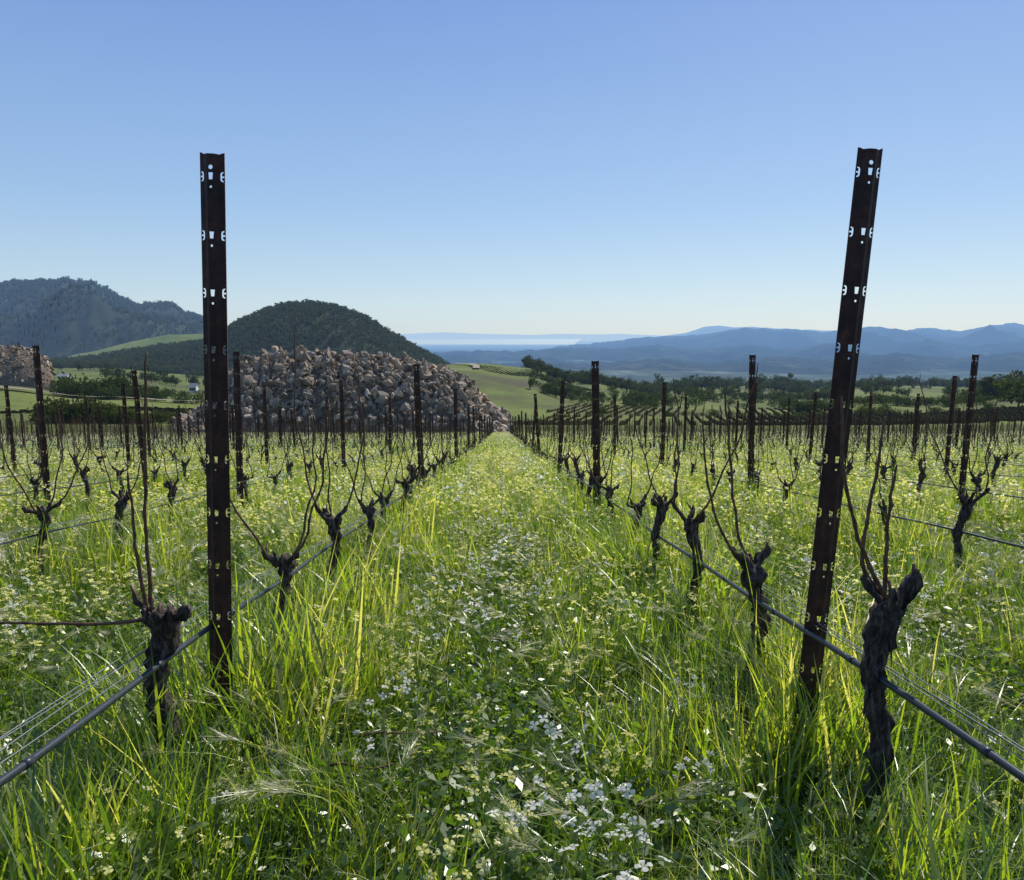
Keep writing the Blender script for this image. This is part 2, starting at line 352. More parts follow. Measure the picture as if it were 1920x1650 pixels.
# ------------------------------------------------------------ hills
def ridge(name,sil,D,front,back,mat,namp=0.15,nf=None,pstep=5,tn=28,pw=1.0,jit=0.0,sink=2.0,make=True):
    sx=[a for a,b in sil]; sy=[b for a,b in sil]; nf=nf or 6.0/D
    def pos(px,t):
        y=D+t*(front if t<0 else back); py=float(np.interp(px,sx,sy)); ref=P(px,py,D)
        x=ref.x*y/D; zb=g(x,y)-sink
        s=math.cos(math.pi/2*min(1,abs(t)))**pw
        nn=noise.fractal(Vector((x*nf,y*nf*.6,1.3)),0.9,2.1,6)
        hh=ref.z+jit*noise.fractal(Vector((px*0.045,D,0)),1,2,4)
        return Vector((x,y,zb+(hh-zb)*s+nn*namp*(hh-zb)*(1-s)*min(1,s*3)))
    if make:
        pxs=np.arange(sx[0],sx[-1]+.1,pstep); ts=np.linspace(-1,1,tn*2+1); n=len(ts)
        vs=[];fs=[]
        for p in pxs:
            for t in ts: vs.append(tuple(pos(p,t)))
        for i in range(len(pxs)-1):
            for j in range(n-1): fs.append((i*n+j,(i+1)*n+j,(i+1)*n+j+1,i*n+j+1))
        me=bpy.data.meshes.new(name); me.from_pydata(vs,[],fs); me.materials.append(mat); me.polygons.foreach_set('use_smooth',[True]*len(fs)); me.update()
        link(name,me)
    return pos
ridge('far_coast_hills',[(560,629),(700,628),(760,626),(830,623),(900,626),(1000,628),(1050,626),(1110,627),(1160,626),(1240,629),(1400,628),(2400,628)],31000,900,1500,M_range,0.05,jit=12,sink=1)
ridge('hazy_mountain',[(1220,634),(1290,623),(1320,613),(1348,610),(1372,614),(1410,613),(1500,618),(1700,624)],9500,2500,2000,M_range,0.2,jit=8)
ridge('mountain_range',[(1040,650),(1120,643),(1180,635),(1240,630),(1300,629),(1350,622),(1395,614),(1440,617),(1500,617),(1545,623),(1600,617),(1640,613),(1700,619),(1745,614),(1800,621),(1850,612),(1890,606),(1940,609),(2100,600),(2500,606)],5600,1800,1500,M_range,1.1,nf=0.0022,jit=12,tn=44,sink=15)
ridge('foothills',[(740,672),(800,662),(900,658),(960,659),(1050,652),(1150,654),(1230,646),(1300,656),(1400,646),(1480,653),(1560,642),(1640,652),(1740,636),(1820,648),(1900,636),(2100,645),(2500,640)],4000,900,900,M_range,1.0,nf=0.0035,jit=10,tn=34,sink=10)
ridge('foothills',[(900,690),(1000,680),(1120,684),(1240,672),(1330,682),(1450,668),(1560,676),(1680,662),(1790,672),(1900,660),(2100,668),(2400,672)],2900,500,500,M_range,.8,nf=0.006,jit=9,tn=26,sink=6)
mtn=ridge('mountain',[(-900,590),(-600,560),(-300,556),(-100,546),(0,541),(40,535),(90,534),(125,530),(180,536),(205,548),(225,562),(262,577),(285,575),(305,572),(325,578),(350,592),(385,603),(430,625),(500,655),(600,700)],2100,700,700,M_forest,0.9,nf=0.004,tn=36,jit=6)
mead=ridge('meadow_hill',[(60,680),(120,670),(180,658),(240,642),(310,628),(380,626),(450,630),(520,650),(600,690)],1350,180,250,M_meadowhill,0.15,jit=1)
dome=ridge('wooded_hill',[(-80,690),(60,684),(170,676),(240,664),(300,655),(345,650),(390,643),(420,625),(450,606),(490,588),(530,576),(570,573),(610,575),(650,585),(690,602),(730,627),(770,650),(810,672),(850,695),(890,712)],950,230,300,M_forest,0.25,nf=0.012,jit=1.0)
me=bpy.data.meshes.new('bay_water')
me.from_pydata([(-2600,9300,-104),(900,9300,-104),(3300,30500,-104),(-9500,30500,-104)],[],[(0,1,2,3)]); me.materials.append(M_water); link('bay_water',me)
# ------------------------------------------------------------ trees
def treemesh(h,w,n,s,trunk=True,nl=9):
    mb=MB(); lobes=[]
    for k in range(nl):
        lobes.append((Vector((random.gauss(0,.26)*w,random.gauss(0,.26)*w,h*random.uniform(.35,.85))),random.uniform(.16,.34)*w))
    if trunk:
        tube(mb,[(0,0,-1),(0.05,0,h*.3),(0,.1,h*.6)],[.035*h,.025*h,.012*h],5,1)
        for k in range(4): tube(mb,[(0,0,h*.3),lobes[k][0]*.6+Vector((0,0,h*.15)),lobes[k][0]],[.016*h,.01*h,.005*h],4,1)
    for k in range(n):
        c,q=random.choice(lobes); d=Vector((random.gauss(0,1),random.gauss(0,1),random.gauss(0,1))).normalized()
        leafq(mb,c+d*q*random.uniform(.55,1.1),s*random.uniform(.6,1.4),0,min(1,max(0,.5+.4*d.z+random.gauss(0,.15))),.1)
    return mb.mesh('tree',[M_tree,M_bark])
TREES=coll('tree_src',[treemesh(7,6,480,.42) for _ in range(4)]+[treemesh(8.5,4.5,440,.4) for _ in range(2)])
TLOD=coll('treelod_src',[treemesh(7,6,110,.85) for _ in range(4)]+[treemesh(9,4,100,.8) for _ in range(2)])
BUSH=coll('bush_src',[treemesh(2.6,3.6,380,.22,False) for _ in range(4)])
def scatter_band(name,bands,c,nsrc,cl=.035):
    pts=[];rot=[];scl=[]
    for (p0,p1,d0,d1,n,s0,s1) in bands:
        k=0
        while k<n:
            d=random.uniform(d0,d1); px=random.uniform(p0,p1); x=(px-940)/FP*d
            q=noise.noise(Vector((x*cl,d*cl,2)))
            if q<random.uniform(-.45,.2): 
                k+=.25; continue
            k+=1
            pts.append((x,d,g(x,d)-.5)); rot.append((0,0,random.uniform(0,6.28))); scl.append(random.uniform(s0,s1)*(1+.4*q)*(1.35 if random.random()<.12 else 1))
    return instancer(name,pts,rot,scl,[random.randrange(nsrc) for _ in pts],c)
def scatter_on(name,pos,rng_,n,s0,s1,c,nsrc,trange=(-.95,.15),dens=None):
    pts=[];rot=[];scl=[]
    while len(pts)<n:
        px=random.uniform(*rng_); t=random.uniform(*trange); p=pos(px,t)
        if dens and noise.noise(Vector((p.x*dens,p.y*dens,4)))<random.uniform(-.5,.25): continue
        pts.append(tuple(p)); rot.append((0,0,random.uniform(0,6.28))); scl.append(random.uniform(s0,s1))
    return instancer(name,pts,rot,scl,[random.randrange(nsrc) for _ in pts],c)
scatter_on('wooded_hill_trees',dome,(60,860),4600,.55,1.0,TLOD,6)
scatter_on('mountain_trees',mtn,(-200,520),4500,1.0,1.9,TLOD,6,dens=.008)
scatter_band('distant_trees',[
 (985,1110,470,520,120,.6,1.0),(1060,1250,480,560,100,.7,1.15),(990,1230,320,345,55,.5,.9),(1230,1500,600,700,160,.8,1.5),(1480,1760,560,620,80,.6,1.1),
 (1500,1900,690,760,110,.8,1.3),(1560,1960,420,450,45,.6,.9),(1220,1560,420,470,70,.6,1.0),(1850,2050,290,340,70,.8,1.3),(1900,2400,200,260,40,.8,1.2),(980,1300,560,640,50,.7,1.2),
 (1000,1900,800,1100,160,.9,1.5),(-100,400,620,760,120,.8,1.2),(200,420,400,470,35,.6,.9)],TREES,6)
scatter_band('bushes',[(118,235,225,255,45,1.0,1.9),(95,215,128,138,50,.7,1.2),(215,390,126,136,30,.5,1.0),(230,380,240,300,60,.7,1.3),(1000,1500,300,420,130,.7,1.6),(1500,1950,250,330,120,.7,1.5),(1100,1900,212,222,70,.4,.8)],BUSH,4,.06)
# ------------------------------------------------------------ rock pile
def rockmesh(i):
    bm=bmesh.new()
    sx,sy,sz=random.uniform(.7,1.3),random.uniform(.5,1.0),random.uniform(.25,.7)
    for k in range(13 if i%2 else 20):
        d=Vector((random.gauss(0,1),random.gauss(0,1),random.gauss(0,1))); m_=max(abs(c) for c in d); d=(d.normalized()*.5+d/m_*.5)*random.uniform(.75,1)
        bm.verts.new((d.x*sx*.5,d.y*sy*.5,d.z*sz*.5))
    bmesh.ops.convex_hull(bm,input=bm.verts)
    bmesh.ops.delete(bm,geom=[v for v in bm.verts if not v.link_faces],context='VERTS')
    me=bpy.data.meshes.new('rock'); bm.to_mesh(me); bm.free(); me.materials.append(M_rock); return me
ROCKS=coll('rock_src',[rockmesh(i) for i in range(12)])
def rockpile(name,pos,rng_,n,smin,smax):
    pts=[];rot=[];scl=[]
    for k in range(n):
        p=pos(random.uniform(*rng_),random.uniform(-1,.3)); s=smin+(smax-smin)*random.random()**8
        pts.append((p.x,p.y,p.z+s*.12)); rot.append(tuple(random.uniform(0,6.28) for _ in range(3))); scl.append(s)
    instancer(name,pts,rot,scl,[random.randrange(12) for _ in pts],ROCKS)
pile=ridge('rock_pile_mound',[(325,802),(370,778),(405,742),(430,702),(462,678),(500,668),(560,664),(620,667),(680,671),(740,676),(800,686),(845,700),(880,724),(910,750),(940,779),(960,806)],118,16,18,M_moundsoil,.12,nf=.09,pstep=6,pw=.8,jit=1.0,sink=.3)
rockpile('rock_pile',pile,(330,955),14000,.22,2.2)
pile2=ridge('distant_rock_pile_mound',[(-260,690),(-120,660),(-40,652),(20,649),(60,655),(85,672),(100,692)],270,22,20,M_moundsoil,.1,nf=.1,pstep=6,pw=.8,jit=.5,sink=.5)
rockpile('distant_rock_pile',pile2,(-240,98),2200,.5,2.8)
# ------------------------------------------------------------ distant vineyard rows & dirt tracks
mb=MB()
def vrow(x0,y0,x1,y1,h=1.0,n=50,w=.2):
    vs=[];fs=[]
    for i in range(n+1):
        t=i/n; x=x0+(x1-x0)*t; y=y0+(y1-y0)*t; z=g(x,y); hh=h*random.uniform(.4,1.3)
        vs+=[(x-w,y,z-.3),(x-w*.4,y,z+hh),(x+w*.4,y,z+hh),(x+w,y,z-.3)]
    for i in range(n):
        b=i*4
        for k in range(3): fs.append((b+k,b+4+k,b+5+k,b+1+k))
    mb.add(vs,fs,0,random.random())
for k in range(46):
    x=2+k*2.9; vrow(x,140,x+14,205,.8,90)
for k in range(30): vrow(14+k*3,228,30+k*3,285,.9,60)
for k in range(24): vrow(-70+k*1.2-34,150+k*4.2,-38+k*.6-34,152+k*4.2,.35)
for k in range(20): vrow(-6+k*3.2,400,-20+k*3.2,470,.3,30)
link('distant_vineyard_rows',mb.mesh('distant_vineyard_rows',[M_vrow]))
def track(name,pl,w):
    mb=MB(); pts=[]
    for (a,b) in zip(pl[:-1],pl[1:]):
        for i in range(12):
            t=i/12; pts.append(Vector((a[0]+(b[0]-a[0])*t,a[1]+(b[1]-a[1])*t,0)))
    pts.append(Vector((*pl[-1],0))); vs=[];fs=[]
    for i,p in enumerate(pts):
        d=(pts[min(i+1,len(pts)-1)]-pts[max(i-1,0)]).normalized(); q=Vector((-d.y,d.x,0))*w/2
        for s in (-1,1):
            e=p+q*s; vs.append((e.x,e.y,g(e.x,e.y)+.9))
    for i in range(len(pts)-1): fs.append((2*i,2*i+1,2*i+3,2*i+2))
    mb.add(vs,fs); link(name,mb.mesh(name,[M_dirt]))
track('dirt_track',[(-14,420),(-15,450),(-19,475),(-30,490)],4)
track('dirt_track',[(-170,235),(-150,225),(-128,222),(-112,232),(-100,250)],4)
def house(px,d,w,h,dep):
    x=(px-940)/FP*d; z=g(x,d)
    e=bpy.data.objects.new('white_house',None); e.location=(x,d,z); S.collection.objects.link(e)
    b=MB(); b.add([(sx*w/2,sy*dep/2,zz) for zz in (-1,h) for sx,sy in ((-1,-1),(1,-1),(1,1),(-1,1))],[(0,1,5,4),(1,2,6,5),(2,3,7,6),(3,0,4,7)])
    b.add([(-w/2,-dep/2,h),(-w/2,dep/2,h),(-w/2,0,h*1.45)],[(0,1,2)]); b.add([(w/2,-dep/2,h),(w/2,dep/2,h),(w/2,0,h*1.45)],[(0,1,2)])
    link('walls',b.mesh('walls',[M_wall]),parent=e)
    b=MB(); o=.3
    b.add([(-w/2-o,-dep/2-o,h-.15),(w/2+o,-dep/2-o,h-.15),(w/2+o,0,h*1.47),(-w/2-o,0,h*1.47),(-w/2-o,dep/2+o,h-.15),(w/2+o,dep/2+o,h-.15)],[(0,1,2,3),(3,2,5,4)])
    link('roof',b.mesh('roof',[M_roof]),parent=e)
    b=MB()
    for k in (-.3,.0,.3): b.add([(w*k-.4,-dep/2-.03,h*.4),(w*k+.4,-dep/2-.03,h*.4),(w*k+.4,-dep/2-.03,h*.8),(w*k-.4,-dep/2-.03,h*.8)],[(0,1,2,3)])
    link('windows',b.mesh('windows',[M_glass]),parent=e)
house(129,345,4.8,1.9,3); house(367,330,3,3,3)
# ------------------------------------------------------------ trellis post
def postmesh(W=0.080,top=2.11,bot=-0.5):
    cu_=bpy.data.curves.new('p','CURVE'); cu_.dimensions='2D'; cu_.fill_mode='BOTH'; cu_.extrude=0.0013
    def poly(pts):
        s=cu_.splines.new('POLY'); s.points.add(len(pts)-1)
        for i,(x,y) in enumerate(pts): s.points[i].co=(x,y,0,1)
        s.use_cyclic_u=True
    w=W/2
    poly([(-w,bot),(w,bot),(w,top),(w-.008,top-.002),(w-.014,top-.006),(-w+.014,top-.006),(-w+.008,top-.002),(-w,top)])
    def circ(x,y,r): poly([(x+r*math.cos(a*math.pi/5),y+r*math.sin(a*math.pi/5)) for a in range(10)])
    z=top-.076; k=0
    while z>0.05:
        poly([(-.0075,z+.011),(.0075,z+.011),(.0055,z-.011),(-.0055,z-.011)])
        circ(0,z-.034,.0042)
        if k==0: circ(0,z+.028,.0072)
        for s in (-1,1):
            q=[(w-.0015,z+.0025),(w-.0015,z-.0025),(w-.008,z-.0025),(w-.008,z-.010),(w-.0035,z-.013),(w-.0045,z-.0165),(w-.0115,z-.014),(w-.0135,z-.008),(w-.0135,z+.008),(w-.0115,z+.014),(w-.0045,z+.0165),(w-.0035,z+.013),(w-.008,z+.010),(w-.008,z+.0025)]
            poly([(a*s,b) for a,b in q])
        z-=.187; k+=1
    o=bpy.data.objects.new('tmp',cu_); S.collection.objects.link(o)
    bpy.context.view_layer.update()
    dg=bpy.context.evaluated_depsgraph_get(); me=bpy.data.meshes.new_from_object(o.evaluated_get(dg)); bpy.data.objects.remove(o)
    bm=bmesh.new(); bm.from_mesh(me)
    for xx in (-.024,-.016,-.0115,.0115,.016,.024):
        bmesh.ops.bisect_plane(bm,geom=list(bm.verts)+list(bm.edges)+list(bm.faces),plane_co=(xx,0,0),plane_no=(1,0,0))
    for v in bm.verts:
        x,y,z=v.co; a=abs(x)
        off=0.0 if a<=.0116 else (.004 if a<.0165 else (.011 if a<.0245 else .012+ (a-.0245)*.35))
        v.co=(x,z+off,y)
    bmesh.ops.recalc_face_normals(bm,faces=bm.faces)
    bm.to_mesh(me); bm.free(); me.materials.clear(); me.materials.append(M_rust); me.name='post'; return me
POST=postmesh(); POSTC=coll('post_src',[POST])
def put_post(x,y,dx=0,dy=0,s=1):
    return link('metal_trellis_post',POST,(x,y,plane(y)),(-math.atan(dy/2.1),math.atan(dx/2.1),0),(1,1,s))
# ------------------------------------------------------------ vines
def canepath(p,az,lean,h,curl,n=12):
    pts=[]
    for i in range(n+1):
        t=i/n; o=h*(lean*(1-(1-t)**2)*.9+curl*math.sin(t*3.1)*.08); 
        pts.append(Vector((p[0]+o*math.cos(az)+.008*math.sin(i*1.3+az),p[1]+o*math.sin(az)+.008*math.cos(i*1.7),p[2]+h*t)))
    return pts
def addcane(mb,pts,r0=.0065):
    n=len(pts); pp=[];rr=[]
    for i in range(n-1):
        pp+= [pts[i],pts[i].lerp(pts[i+1],.5)]
        q=r0*(1-.6*i/n); rr+=[q*1.4,q]
    pp.append(pts[-1]); rr.append(r0*.35); tube(mb,pp,rr,6,1)
def vinemesh(h=.62,rad=.036,canes=None,seed=0,stake=False,hi=True,lean=(0,0)):
    random.seed(100+seed); mb=MB(); n=34 if hi else 9; sides=18 if hi else 6
    pts=[];rr=[]
    for i in range(n+1):
        t=i/n; pts.append(Vector((lean[0]*t+.024*math.sin(t*5+seed)+.010*math.sin(t*13+seed),lean[1]*t+.018*math.cos(t*4+seed*2),-.1+(h+.1)*t)))
        rr.append(rad*(.95-.12*math.sin(t*3.0)+(.38*math.exp(-((t-.93)/.06)**2)))*(1+.14*math.sin(i*1.3+seed)))
    rr[-1]*=.55
    tube(mb,pts,rr,sides,0,rough=.75,ridge=.2,seed=seed)
    top=pts[-1]
    for k in range(6 if hi else 3):
        az=random.uniform(0,6.28) if k>1 else (math.pi*k+random.uniform(-.5,.5)); ln=random.uniform(.03,.05) if k>1 else random.uniform(.05,.10)
        q=top+Vector((math.cos(az)*ln,math.sin(az)*ln,random.uniform(-.05,.03)+(.03 if k<2 else 0)))
        r_=rad*random.uniform(.28,.48)
        tube(mb,[top-Vector((0,0,.05)),top.lerp(q,.6)+Vector((0,0,-.015)),q,q+Vector((math.cos(az)*.01,math.sin(az)*.01,.022)),q+Vector((math.cos(az)*.012,math.sin(az)*.012,.032))],[r_*1.2,r_*.95,r_*1.1,r_*.8,r_*.3],10 if hi else 5,0,rough=1.1,ridge=.2,seed=seed+k*3)
        if canes is None and random.random()<(.8 if k<2 else .2): addcane(mb,canepath(q,az+random.uniform(-.4,.4),random.uniform(.0,.5),random.uniform(.55,1.1),random.uniform(-1,1),12 if hi else 6),.0048 if hi else .0052)
        elif random.random()<.6: tube(mb,[q,q+Vector((random.gauss(0,.012),random.gauss(0,.012),.05))],[.006,.004],5,1)
    if hi:
        for k in range(30):
            t=random.uniform(.1,.93); i=int(t*n); a=random.uniform(0,6.28); rd=rr[i]*1.02; c=pts[i]
            u=Vector((math.cos(a),math.sin(a),0)); w=Vector((-u.y,u.x,0))*random.uniform(.003,.007); ln=random.uniform(.04,.11)
            b=c+u*rd; mb.add([b-w,b+w,b+w*.8+Vector((0,0,-ln*.6))+u*.004,b-w*.6+Vector((0,0,-ln*.6))+u*.004,b+Vector((0,0,-ln))+u*random.uniform(.006,.018)],[(0,1,2,3),(3,2,4)],0)
    if canes:
        for c in canes: addcane(mb,[top+Vector(p) for p in c],.0060)
    if stake:
        tube(mb,[(.03,.02,-.2),(.035,.0,random.uniform(1.2,1.6))],.008,5,2)
    return mb.mesh('grapevine',[M_bark,M_cane,M_stake],smooth=hi)
def sp(pts,n=14):
    pts=[Vector(p) for p in pts]; out=[]
    for i in range(n+1):
        t=i/n*(len(pts)-1); k=min(int(t),len(pts)-2); f=t-k
        p0=pts[max(k-1,0)];p1=pts[k];p2=pts[k+1];p3=pts[min(k+2,len(pts)-1)]
        out.append(.5*((2*p1)+(p2-p0)*f+(2*p0-5*p1+4*p2-p3)*f*f+(3*p1-p0-3*p2+p3)*f**3)+Vector((random.gauss(0,.002),random.gauss(0,.002),0)))
    return out
VN=[vinemesh(.58+.02*k,.0235+.0015*(k%3),None,k+3) for k in range(6)]
VF=coll('vine_src',[vinemesh(.58,.024,None,30+k,stake=(k%2==0),hi=False) for k in range(8)])
vR=vinemesh(.71,.032,[sp([(-.01,0,0),(-.09,.02,.16),(-.16,.0,.38),(-.175,0,.58)]),sp([(-.02,.02,0),(-.075,.03,.12),(-.055,.03,.32),(-.035,.03,.52)]),sp([(0,.04,0),(0,.05,.2),(.015,.05,.38)])],1,lean=(.03,0))
vL=vinemesh(.65,.037,[sp([(-.03,0,.0),(-.035,0,.22),(-.02,0,.52),(-.0,.0,.78)]),sp([(-.05,0,.0),(-.07,0,.2),(-.075,0,.43)]),sp([(-.05,0,-.03),(-.2,-.0,-.045),(-.45,0,-.04),(-.8,.0,-.03)])],2,lean=(-.02,0))
v2=vinemesh(.63,.031,[sp([(-.02,0,0),(-.12,.02,.12),(-.2,.0,.36),(-.23,0,.62)]),sp([(0,.02,0),(-.06,.03,.14),(-.1,.03,.45),(-.14,.03,.75)])],5)
random.seed(11)
ROW0=-1.04; RS=2.1
def rowx(k): return ROW0+RS*k
def put_vine(me,x,y,rz=0,s=1): return link('grapevine',me,(x,y,plane(y)),(0,0,rz),(s,s,s))
put_vine(vL,-1.035,2.2); put_vine(vR,1.07,2.0); put_vine(v2,1.06,2.98)
nearv={0:[3.25,4.35,5.55],1:[3.9,4.85,5.9,6.95]}
for k,l in nearv.items():
    for y in l: put_vine(random.choice(VN),rowx(k)+random.gauss(0,.03),y,random.choice((0,math.pi))+random.gauss(0,.3),random.uniform(.95,1.05))
vp=[];vr=[]
for k in range(-30,32):
    y=random.uniform(0.2,1.2)+ (1.0 if abs(k)>1 else 0)
    if k==0: y=6.6
    if k==1: y=7.95
    while y<90:
        x=rowx(k)+random.gauss(0,.03)
        if abs(x)<.82*y+1.5 and not (k in(-1,2) and y<1.2):
            if y<14 and abs(k)<7:
                put_vine(random.choice(VN),x,y,random.choice((0,math.pi))+random.gauss(0,.4),random.uniform(.93,1.07))
            elif random.random()<.93: vp.append((x,y,plane(y))); vr.append((random.gauss(0,.05),random.gauss(0,.05),random.choice((0,math.pi))+random.gauss(0,.5)))
        y+=random.uniform(.92,1.1)
instancer('distant_grapevines',vp,vr,np.array([random.uniform(.85,1.1) for _ in vp]),[random.randrange(8) for _ in vp],VF)
# posts
pt=P(394,283,2.53); pb=P(412,1290,2.53)
gx=pb.x+(pb.x-pt.x)*( (pb.z-plane(2.53))/(pt.z-pb.z)) ; put_post(gx,2.53,pt.x-gx,0,(pt.z-plane(2.53))/2.11)
yr=2.46; pt=P(1637,273,yr); pb=P(1532,1190,yr)
gx=pb.x+(pb.x-pt.x)*((pb.z-plane(yr))/(pt.z-pb.z)); put_post(gx,yr,pt.x-gx,0,(pt.z-plane(yr))/2.11)
expl={0:[9.7,17,23.5],1:[8.0,13.6,20],2:[9.2,14.4,20.5],3:[8.3,15.5],-1:[8.8,14.7],-2:[8.5,10.9,16.5],-3:[14.6],-4:[14.4]}
pp=[];pr=[];ps=[]
for k in range(-31,33):
    l=list(expl.get(k,[])); y=(l[-1] if l else random.uniform(7,13)-6); 
    while True:
        y+=random.uniform(5.4,6.4)
        if y>92: break
        l.append(y)
    for y in l:
        x=rowx(k)
        if abs(x)>.8*y+2: continue
        if y<21 and abs(k-.5)<5: put_post(x,y,random.gauss(0,.05),random.gauss(0,.04),random.uniform(.94,1.02) if (k,y)!=(1,8.0) else .91)
        else: pp.append((x,y,plane(y))); pr.append((random.gauss(0,.02),random.gauss(0,.025),random.gauss(0,.2))); ps.append((1,1,random.uniform(.85,1.03)))
instancer('distant_trellis_posts',pp,pr,np.array(ps),[0]*len(pp),POSTC)
# hoses and wires
HZ=.493
def row_line(mb,k,dx,dz,rad,y0,sag,sides,mat,seed,y1=90):
    pts=[]; y=y0
    while y<y1:
        ph=math.sin(math.pi*((y-2.5)%6)/6)
        pts.append((rowx(k)+dx+.012*math.sin(y*.9+seed),y,plane(y)+HZ+dz-sag*ph+.006*math.sin(y*3.1+seed*2)))
        y+=.25 if y<8 else (1.0 if y<30 else 3)
    tube(mb,pts,rad,sides,mat)
acc=MB()
for k in range(-28,30):
    near=k in (0,1); mb=MB()
    y0=.55 if near else max(.6,abs(rowx(k))/.9-1.5)
    if near:
        row_line(mb,k,0,0,.0095,y0,.02,10,0,k)
        sgn=-1 if k==0 else 1
        for e in range(14):
            y=.9+e*.62; c=Vector((rowx(k)+.012*math.sin(y*.9+k),y,plane(y)+HZ-.02*math.sin(math.pi*((y-2.5)%6)/6)+.006*math.sin(y*3.1+k*2)))
            tube(mb,[c+Vector((0,-.014,.0017)),c+Vector((0,.014,-.0017))],.0115,8,0)
        link('drip_irrigation_hose',mb.mesh('drip_irrigation_hose',[M_hose],True))
        mb=MB()
        for j,(a,b) in enumerate([(.02,.02),(.045,.035),(.07,.02),(.05,.055)]): row_line(mb,k,a*sgn,b,.0017,y0,.03*(j%2)+.01,5,1,k*7+j)
        link('trellis_wires',mb.mesh('trellis_wires',[M_hose,M_wire],True))
    else:
        row_line(acc,k,0,0,.008,y0,.02,4,0,k)
        for j in range(2): row_line(acc,k,.03*(j*2-1),.04+.03*j,.0022 if abs(k)<4 else .003,y0,.03,3,1,k*7+j)
link('distant_trellis_wires',acc.mesh('distant_trellis_wires',[M_hose,M_wire],True))
# ------------------------------------------------------------ cover crop, as ground tiles one row-spacing wide
PM=[M_grass,M_straw,M_white,M_yel,M_weed]
GA=[Tmpl(clump(42,.13,.22,.48,.005,.012,.6,5)) for _ in range(6)]
GB=[Tmpl(clump(60,.15,.12,.32,.002,.005,.9,4)) for _ in range(4)]
GC=[Tmpl(weeds(230,.16,.16,.007,.018)) for _ in range(4)]
FW=[Tmpl(flowerplant(5,.44,.016,2,4)) for _ in range(3)]
FY=[Tmpl(flowerplant(6,.44,.014,3,4)) for _ in range(4)]
AW=[Tmpl(awn()) for _ in range(3)]
GM=[Tmpl(clump(34,.17,.26,.54,.008,.016,.6,3)) for _ in range(6)]
FMY=[Tmpl(flowerplant(6,.54,.018,3,4,8,True)) for _ in range(4)]
FMW=[Tmpl(flowerplant(5,.52,.018,2,3,8,True)) for _ in range(2)]
GF=[Tmpl(clump(66,.5,.28,.52,.014,.028,.5,2)) for _ in range(5)]
def fpatch(mat,n):
    mb=MB()
    for k in range(n):
        a=random.uniform(0,6.28);q=.55*math.sqrt(random.random()); leafq(mb,(q*math.cos(a),q*math.sin(a),random.uniform(.36,.58)),random.uniform(.02,.032),mat,random.random(),.3)
    return Tmpl(mb)
FF=[fpatch(3,17),fpatch(3,10),fpatch(2,9)]
def rp(W,Ln): return random.uniform(-W/2,W/2),random.uniform(-Ln/2,Ln/2)
def tile_near(seed,fl):
    random.seed(seed); A=Acc(); W,Ln=2.1,1.05; low=fl<12
    off=Vector((random.uniform(0,50),random.uniform(0,50),0))
    for i in range(112 if not low else 104):
        x,y=rp(W,Ln); a=abs(x)/1.05; nn=noise.noise(Vector((x*2.2,y*2.2,0))+off); h=((.42 if low else .50)+(.66 if low else .55)*a)*(1+.8*nn)
        A.add(random.choice(GA) if random.random()<.28+.6*a else random.choice(GB),x,y,random.uniform(0,6.28),random.uniform(.65,1.2)*h*1.1,dr=nn*.35,tilt=.16)
    for i in range(80):
        x,y=rp(W,Ln); A.add(random.choice(GC),x,y,random.uniform(0,6.28),random.uniform(.7,1.4)*(1.15 if abs(x)<.5 else .9))
    for i in range(fl):
        x,y=rp(W,Ln); A.add(random.choice(FY if random.random()<.72 else FW),x,y,random.uniform(0,6.28),random.uniform(.6,1.05)*(.8 if low else 1))
    for i in range(14 if low else 26):
        x,y=rp(W,Ln); A.add(random.choice(AW),x,y,random.uniform(0,6.28),random.uniform(.6,1.1))
    return A.mesh('cover_crop_tile',PM)
def tile_mid(seed):
    random.seed(seed); A=Acc(); W,Ln=2.1,2.1; off=Vector((random.uniform(0,50),random.uniform(0,50),0))
    for i in range(120):
        x,y=rp(W,Ln); a=abs(x)/1.05; nn=noise.noise(Vector((x*1.5,y*1.5,0))+off); A.add(random.choice(GM),x,y,random.uniform(0,6.28),random.uniform(.75,1.15)*(.76+.30*a)*(1+.45*nn),dr=nn*.3)
    for i in range(92):
        x,y=rp(W,Ln)
        if noise.noise(Vector((x*1.3,y*1.3,7))+off)<random.uniform(-.5,.25): continue
        A.add(random.choice(FMY if random.random()<.72 else FMW),x,y,random.uniform(0,6.28),random.uniform(.7,1.08))
    for i in range(22):
        x,y=rp(W,Ln); A.add(random.choice(AW),x,y,random.uniform(0,6.28),random.uniform(.9,1.2))
    return A.mesh('cover_crop_tile',PM)
def tile_far(seed):
    random.seed(seed); A=Acc(); W=4.2
    for i in range(60):
        x,y=rp(W,W); A.add(random.choice(GF),x,y,random.uniform(0,6.28),random.uniform(.8,1.15),dr=-.05)
    for i in range(56):
        x,y=rp(W,W); A.add(random.choice(FF),x,y,random.uniform(0,6.28),random.uniform(.85,1.1))
    return A.mesh('cover_crop_tile',PM)
TN=coll('tn',[tile_near(200+i,8) for i in range(5)]); TN2=coll('tn2',[tile_near(300+i,30) for i in range(6)])
TM=coll('tm',[tile_mid(400+i) for i in range(7)]); TF=coll('tf',[tile_far(500+i) for i in range(5)])
random.seed(5); SA=math.atan(SLOPE)
